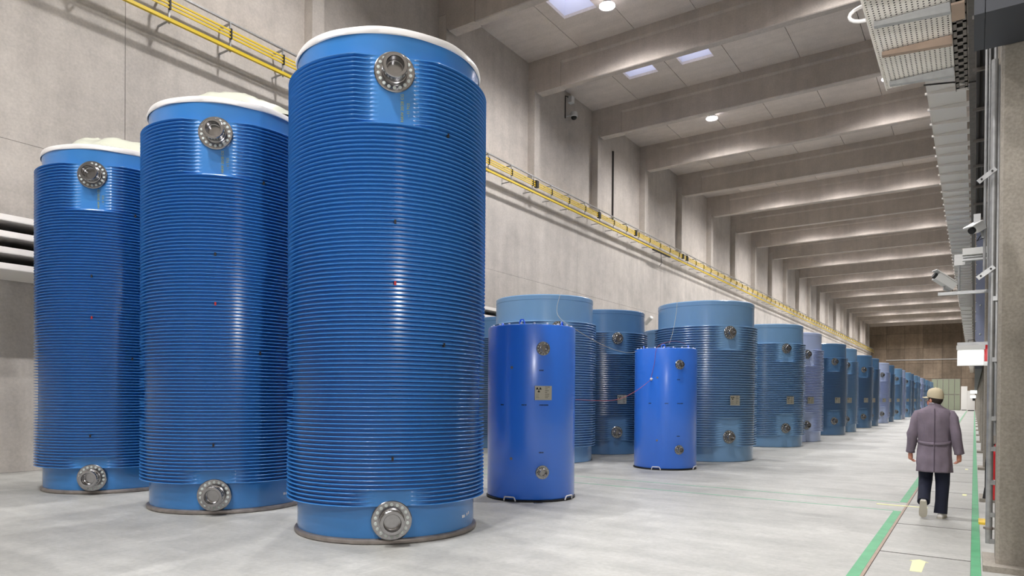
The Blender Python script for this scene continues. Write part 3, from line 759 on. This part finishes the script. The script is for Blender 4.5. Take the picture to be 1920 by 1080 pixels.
# ================================================================== FAR END
cb = thing('locker_row', 'grey-green row of tall lockers at the far end of the hall', 'lockers', (-3.9, 126, 0))
MB().box(-1.7, 2.1, .02, 1.2, 0, 4.9).build('cabinet_body', 'ring', cb, smooth=False)
dm = MB().box(.04, .72, -.03, .02, .04, 2.38).mesh('locker_door', False)
for i in range(5):
    for j in range(2): link('locker_door', dm, 'cab', cb, (-1.7 + .76 * i, 0, 2.45 * j))
for k, (x, h, w_) in enumerate(((-1.3, 3.7, .8), (-.4, 3.0, .95))):
    t = thing('white_enclosure', ('taller white enclosure next to the far lockers', 'lower white enclosure with a dark slot near the far lockers')[k], 'box', (x, 125 - 2 * k, 0))
    MB().box(-w_ / 2, w_ / 2, 0, 1, .1, h).build('enclosure_body', 'cabwhite', t); MB().box(-w_ / 2 + .1, w_ / 2 - .1, .1, .9, 0, .1).build('plinth', 'duct', t)
    if k: MB().box(w_ / 2 - .3, w_ / 2 + .01, -.02, .1, 1.5, 2.0).build('dark_slot', 'black', t)

# ================================================================== THE WALKING MAN
man = thing('person', 'man in a grey-purple work coat and beige cap walking away down the lane', 'person', (-.445, 10.85, 0))
HY = math.radians(50)                                            # head turned left
HM = Matrix.Translation((0, .02, 1.60)) @ Matrix.Rotation(HY, 4, 'Z')
def loft(rings, n=28, cap0=True, cap1=True, fold=0, seed=0, fk=7):
    """rings: (centre, rx, ry, axis_tilt=None); elliptical sections in the xy plane"""
    vs = []
    for j, (c, rx, ry) in enumerate(rings):
        for k in range(n):
            a = 2 * PI * k / n
            f = 1 + fold * (j / len(rings)) * math.sin(fk * a + seed + .6 * math.sin(j * .8)) if fold else 1
            vs.append((c[0] + rx * f * math.cos(a), c[1] + ry * f * math.sin(a), c[2]))
    m = len(rings)
    fs = [(j * n + i, j * n + (i + 1) % n, (j + 1) * n + (i + 1) % n, (j + 1) * n + i) for j in range(m - 1) for i in range(n)]
    if cap0: fs.append(tuple(range(n))[::-1])
    if cap1: fs.append(tuple((m - 1) * n + i for i in range(n)))
    return MB().add(vs, fs)
def limb(mb, pts, radii, n=14):
    P = [Vector(p) for p in pts]; mb.tube(P, radii, n)
    for p, r in zip(P, radii): mb.ball(p, r, 12, 8)
HIP = {-1: Vector((-.09, 0, .88)), 1: Vector((.09, 0, .88))}
KNEE = {-1: Vector((-.10, .08, .51)), 1: Vector((.10, .035, .47))}
ANK = {-1: Vector((-.105, -.20, .25)), 1: Vector((.085, -.02, .095))}
SHO = {-1: Vector((-.185, 0, 1.425)), 1: Vector((.185, 0, 1.425))}
ELB = {-1: Vector((-.255, -.03, 1.13)), 1: Vector((.25, -.06, 1.13))}
WRI = {-1: Vector((-.28, .05, .875)), 1: Vector((.285, .0, .875))}
bd = MB()
bd.ball(HM @ Vector((0, -.012, .035)), (.073, .092, .098), 24, 16, Matrix.Rotation(HY, 3, 'Z'))      # cranium
bd.ball(HM @ Vector((0, .03, -.045)), (.056, .062, .075), 20, 12, Matrix.Rotation(HY, 3, 'Z'))       # face and jaw
bd.ball(HM @ Vector((0, .075, -.085)), (.03, .022, .024), 12, 8)                                     # chin
bd.tube([HM @ Vector((0, .085, .005)), HM @ Vector((0, .11, -.035))], [.009, .016], 10); bd.ball(HM @ Vector((0, .108, -.036)), .016, 10, 8)   # nose
for s_ in (-1, 1):
    bd.ball(HM @ Vector((.075 * s_, -.005, -.012)), (.011, .02, .032), 12, 10, Matrix.Rotation(HY, 3, 'Z'))   # ears
    bd.ball(HM @ Vector((.026 * s_, .075, -.06)), (.02, .02, .012), 10, 8)                                    # cheeks and lips
limb(bd, [(0, -.005, 1.42), (0, .0, 1.5), HM @ Vector((0, -.01, -.03))], [.07, .057, .056])
limb(bd, [(0, 0, .92), (0, .0, 1.05), (0, 0, 1.2), (0, 0, 1.36)], [.12, .115, .125, .12])
for s_ in (-1, 1):
    limb(bd, [(.06 * s_, 0, 1.39), SHO[s_] + Vector((-.015 * s_, 0, -.02))], [.085, .045])
    limb(bd, [SHO[s_] + Vector((-.015 * s_, 0, -.02)), (SHO[s_] + ELB[s_]) / 2, ELB[s_], (ELB[s_] * .7 + WRI[s_] * .3), WRI[s_]], [.046, .046, .04, .041, .028])
    limb(bd, [HIP[s_] * .9, (HIP[s_] + KNEE[s_]) / 2, KNEE[s_], KNEE[s_] * .7 + ANK[s_] * .3, ANK[s_]], [.09, .075, .055, .055, .036])
    # hand: palm, four fingers with knuckle bends, thumb from the side of the palm
    W = WRI[s_]; fw = Vector((0, .25, -1)).normalized(); side = Vector((.35 * s_, 1, .25)).normalized(); side = (side - fw * side.dot(fw)).normalized()
    inn = fw.cross(side) ; inn = inn if inn.x * s_ < 0 else -inn                      # palm faces the thigh / back
    limb(bd, [W, W + fw * .035, W + fw * .085], [.026, .03, .03], 12)
    for k in range(4):
        o_ = (k - 1.5) * .021; ln = (.062, .076, .08, .07)[3 - k]
        b0 = W + fw * .082 + side * o_
        b1 = b0 + fw * ln * .45 + inn * .012; b2 = b1 + fw * ln * .22 + inn * ln * .32; b3 = b2 + inn * ln * .28 - fw * ln * .05
        limb(bd, [b0, b1, b2, b3], [.0105, .0098, .009, .0078], 8)
    t0 = W + fw * .03 + side * .03
    limb(bd, [t0, t0 + fw * .03 + side * .022 + inn * .008, t0 + fw * .062 + side * .022 + inn * .02], [.014, .0115, .009], 8)
bm_ = bd.mesh('body', False)
body = link('body', bm_, 'skin', man)
md = body.modifiers.new('rm', 'REMESH'); md.mode = 'VOXEL'; md.voxel_size = .0055
ms = body.modifiers.new('sm', 'SMOOTH'); ms.iterations = 4; ms.factor = .5
dg = bpy.context.evaluated_depsgraph_get(); me = bpy.data.meshes.new_from_object(body.evaluated_get(dg))
body.modifiers.clear(); body.data = me
me.polygons.foreach_set('use_smooth', [True] * len(me.polygons))
if not me.materials: me.materials.append(MT['skin'])
for s_ in (-1, 1):
    MB().ball(HM @ Vector((.03 * s_, .082, .0)), (.011, .008, .007), 10, 8, Matrix.Rotation(HY, 3, 'Z')).build('eye', 'white', body)
# hair under the cap, at the back and sides of the head
hb = MB(); vs = []; nn, kk = 28, 7
for j in range(kk):
    z = .05 - .125 * j / (kk - 1)
    for i in range(nn):
        a = math.radians(150 + 240 * i / (nn - 1))
        q = math.sqrt(max(.2, 1 - ((z - .035) / .12) ** 2)); vs.append(HM @ Vector((.0775 * q * math.cos(a), -.012 + .098 * q * math.sin(a), z)))
hb.add(vs, [(j * nn + i, j * nn + i + 1, (j + 1) * nn + i + 1, (j + 1) * nn + i) for j in range(kk - 1) for i in range(nn - 1)])
h = hb.build('hair', 'hair', man); so = h.modifiers.new('so', 'SOLIDIFY'); so.thickness = .008; so.offset = 0
# cap: crown, bill, strap
cp = MB(); prof = [(1.0, .0), (1.02, .02), (1.0, .055), (.9, .09), (.72, .115), (.42, .13), (.05, .134)]
vs = []
for r, z in prof:
    for i in range(32):
        a = 2 * PI * i / 32; vs.append(HM @ Vector((.085 * r * math.cos(a), -.01 + .107 * r * math.sin(a), .03 + z - .02 * math.sin(a) * (1 - z / .134) * -1)))
cp.add(vs, [(j * 32 + i, j * 32 + (i + 1) % 32, (j + 1) * 32 + (i + 1) % 32, (j + 1) * 32 + i) for j in range(6) for i in range(32)] + [tuple(6 * 32 + i for i in range(32))])
cpo = cp.build('cap', 'cap', man, ang=60)
bl = MB(); vs = []
for j in range(6):
    t = j / 5
    for i in range(13):
        a = math.radians(22 + 136 * i / 12); ex = .095 * t * math.sin((i / 12) * PI) ** .6
        vs.append(HM @ Vector((.086 * math.cos(a), -.01 + (.107 + ex) * math.sin(a), .048 - .012 * t - .02 * math.cos(a) ** 2)))
bl.add(vs, [(j * 13 + i, j * 13 + i + 1, (j + 1) * 13 + i + 1, (j + 1) * 13 + i) for j in range(5) for i in range(12)])
b_ = bl.build('bill', 'cap', cpo, ang=60); so = b_.modifiers.new('so', 'SOLIDIFY'); so.thickness = .006
MB().ball(HM @ Vector((0, -.01, .165)), .008, 10, 6).build('cap_button', 'cap', cpo)
# coat
rings = [((0, .005, 1.545), .062, .06), ((0, .0, 1.53), .072, .066), ((0, -.003, 1.505), .10, .078), ((0, -.005, 1.48), .15, .095), ((0, -.006, 1.455), .19, .11), ((0, -.008, 1.42), .212, .122), ((0, -.01, 1.36), .218, .132),
         ((0, -.008, 1.28), .212, .138), ((0, -.004, 1.18), .20, .134), ((0, 0, 1.08), .192, .128), ((0, 0, 1.0), .192, .132), ((0, .0, .9), .198, .142), ((0, 0, .8), .204, .152), ((0, 0, .7), .208, .16), ((0, .0, .625), .212, .166)]
rr_ = []
for a_, b_2 in zip(rings[:-1], rings[1:]):
    for q_ in (0, .34, .67):
        L_ = lambda u, v: u + (v - u) * q_
        rr_.append((tuple(L_(u, v) for u, v in zip(a_[0], b_2[0])), L_(a_[1], b_2[1]), L_(a_[2], b_2[2])))
rr_.append(rings[-1])
cm_ = loft(rr_, 72, cap0=False, cap1=False, fold=.035, seed=1.3, fk=9)
cm_.v = [(x + .011 * noise.noise(Vector((x * 9, y * 9, z * 4))), y + .013 * noise.noise(Vector((x * 9 + 7, y * 9, z * 4.5))), z) for x, y, z in cm_.v]
ct = cm_.build('work_coat', 'coat', man, ang=70)
so = ct.modifiers.new('so', 'SOLIDIFY'); so.thickness = .007
for s_ in (-1, 1):
    S, E_, W = SHO[s_], ELB[s_], WRI[s_]
    pts = [S + Vector((-.06 * s_, 0, .0)), S + Vector((.0 * s_, 0, -.022)), S * .75 + E_ * .25, S * .5 + E_ * .5, S * .22 + E_ * .78, E_, E_ * .75 + W * .25, E_ * .45 + W * .55, W + (E_ - W) * .12, W + (E_ - W) * .02]
    rr = [.05, .066, .072, .068, .066, .066, .062, .06, .057, .059]
    m = MB(); m.tube(pts, rr, 22, caps=False)
    m.v = [tuple(Vector(p) * 1 + Vector((noise.noise(Vector(p) * 13) * .013, noise.noise(Vector(p) * 13 + Vector((5, 0, 0))) * .013, 0))) for p in m.v]
    sv = m.build('sleeve', 'coat', ct, ang=70); so = sv.modifiers.new('so', 'SOLIDIFY'); so.thickness = .006
# half belt, back seam, collar
def coat_r(z, a):
    for (c0, rx0, ry0), (c1, rx1, ry1) in zip(rings[:-1], rings[1:]):
        if c1[2] <= z <= c0[2]:
            t = (c0[2] - z) / (c0[2] - c1[2]); rx, ry = rx0 + (rx1 - rx0) * t, ry0 + (ry1 - ry0) * t; return Vector((rx * math.cos(a), ry * math.sin(a), z))
    return Vector((0, 0, z))
vs = []
for j in range(2):
    for i in range(21):
        a = math.radians(195 + 150 * i / 20); z = 1.035 - .028 * math.sin(PI * i / 20) + (.02 if j else -.02)
        p = coat_r(z, a); vs.append((p.x * 1.05, p.y * 1.06 - .006, z))
bt = MB().add(vs, [(i, i + 1, 22 + i, 21 + i) for i in range(20)]).build('half_belt', 'coat', ct, ang=70)
so = bt.modifiers.new('so', 'SOLIDIFY'); so.thickness = .006; so.offset = 0
pts = [coat_r(z, math.radians(272)) * 1 for z in (1.48, 1.4, 1.3, 1.2, 1.1, 1.0, .9, .8, .7, .63)]
MB().tube([(p.x, p.y * 1.02 - .012, p.z) for p in pts], .006, 6).build('back_seam', 'coatdark', ct)
cl = loft([((0, .004, 1.515), .078, .07), ((0, .004, 1.55), .068, .062), ((0, .004, 1.552), .064, .058), ((0, .004, 1.53), .062, .056)], 32, False, False).build('collar', 'coat', ct)
loft([((0, .006, 1.54), .061, .057), ((0, .006, 1.565), .06, .056)], 32, False, False).build('shirt_collar', 'shirt', man)
# trousers
m = MB()
for s_ in (-1, 1):
    H, K, A = HIP[s_], KNEE[s_], ANK[s_]
    end = A + (K - A).normalized() * -.03
    pts = [H * .85 + Vector((0, 0, .1)), H * .7 + K * .3, H * .35 + K * .65, K, K * .7 + A * .3, K * .35 + A * .65, end]
    m.tube(pts, [.085, .092, .09, .083, .078, .074, .078], 20)
m.v = [tuple(Vector(p) + Vector((noise.noise(Vector(p) * 11) * .008, noise.noise(Vector(p) * 11 + Vector((9, 0, 0))) * .008, 0))) for p in m.v]
m.build('trousers', 'trouser', man, ang=70)
# shoes
def shoe(mt, name):
    r_ = []
    for yv, w_, h_ in ((-.085, .026, .05), (-.07, .036, .075), (-.03, .039, .085), (.03, .041, .075), (.09, .047, .058), (.14, .045, .045), (.175, .034, .035), (.19, .015, .022)):
        r_.append((yv, w_, h_))
    vs = []; n_ = 16
    for yv, w_, h_ in r_:
        for k in range(n_):
            a = 2 * PI * k / n_; z = math.sin(a); vs.append(mt @ Vector((w_ * math.cos(a) * (1 if z < 0 else 1 - .25 * z), yv, .03 + (h_ - .012) * z if z > 0 else .03 + .012 * z)))
    fs = [(j * n_ + i, j * n_ + (i + 1) % n_, (j + 1) * n_ + (i + 1) % n_, (j + 1) * n_ + i) for j in range(len(r_) - 1) for i in range(n_)] + [tuple(range(n_))[::-1], tuple((len(r_) - 1) * n_ + i for i in range(n_))]
    o = MB().add(vs, fs).build(name, 'shoe', man, ang=60)
    out = [(w_ * 1.05, yv) for yv, w_, h_ in r_] + [(-w_ * 1.05, yv) for yv, w_, h_ in r_[::-1]]
    MB().prism(out, lambda u, v, t: mt @ Vector((u, v, t)), 0, .026).build('sole', 'sole', o, ang=40)
    return o
shoe(Matrix.Translation((.088, .0, 0)) @ Matrix.Rotation(math.radians(-8), 4, 'Z'), 'shoe')
shoe(Matrix.Translation((-.105, -.254, .176)) @ Matrix.Rotation(math.radians(4), 4, 'Z') @ Matrix.Rotation(math.radians(-60), 4, 'X'), 'shoe')
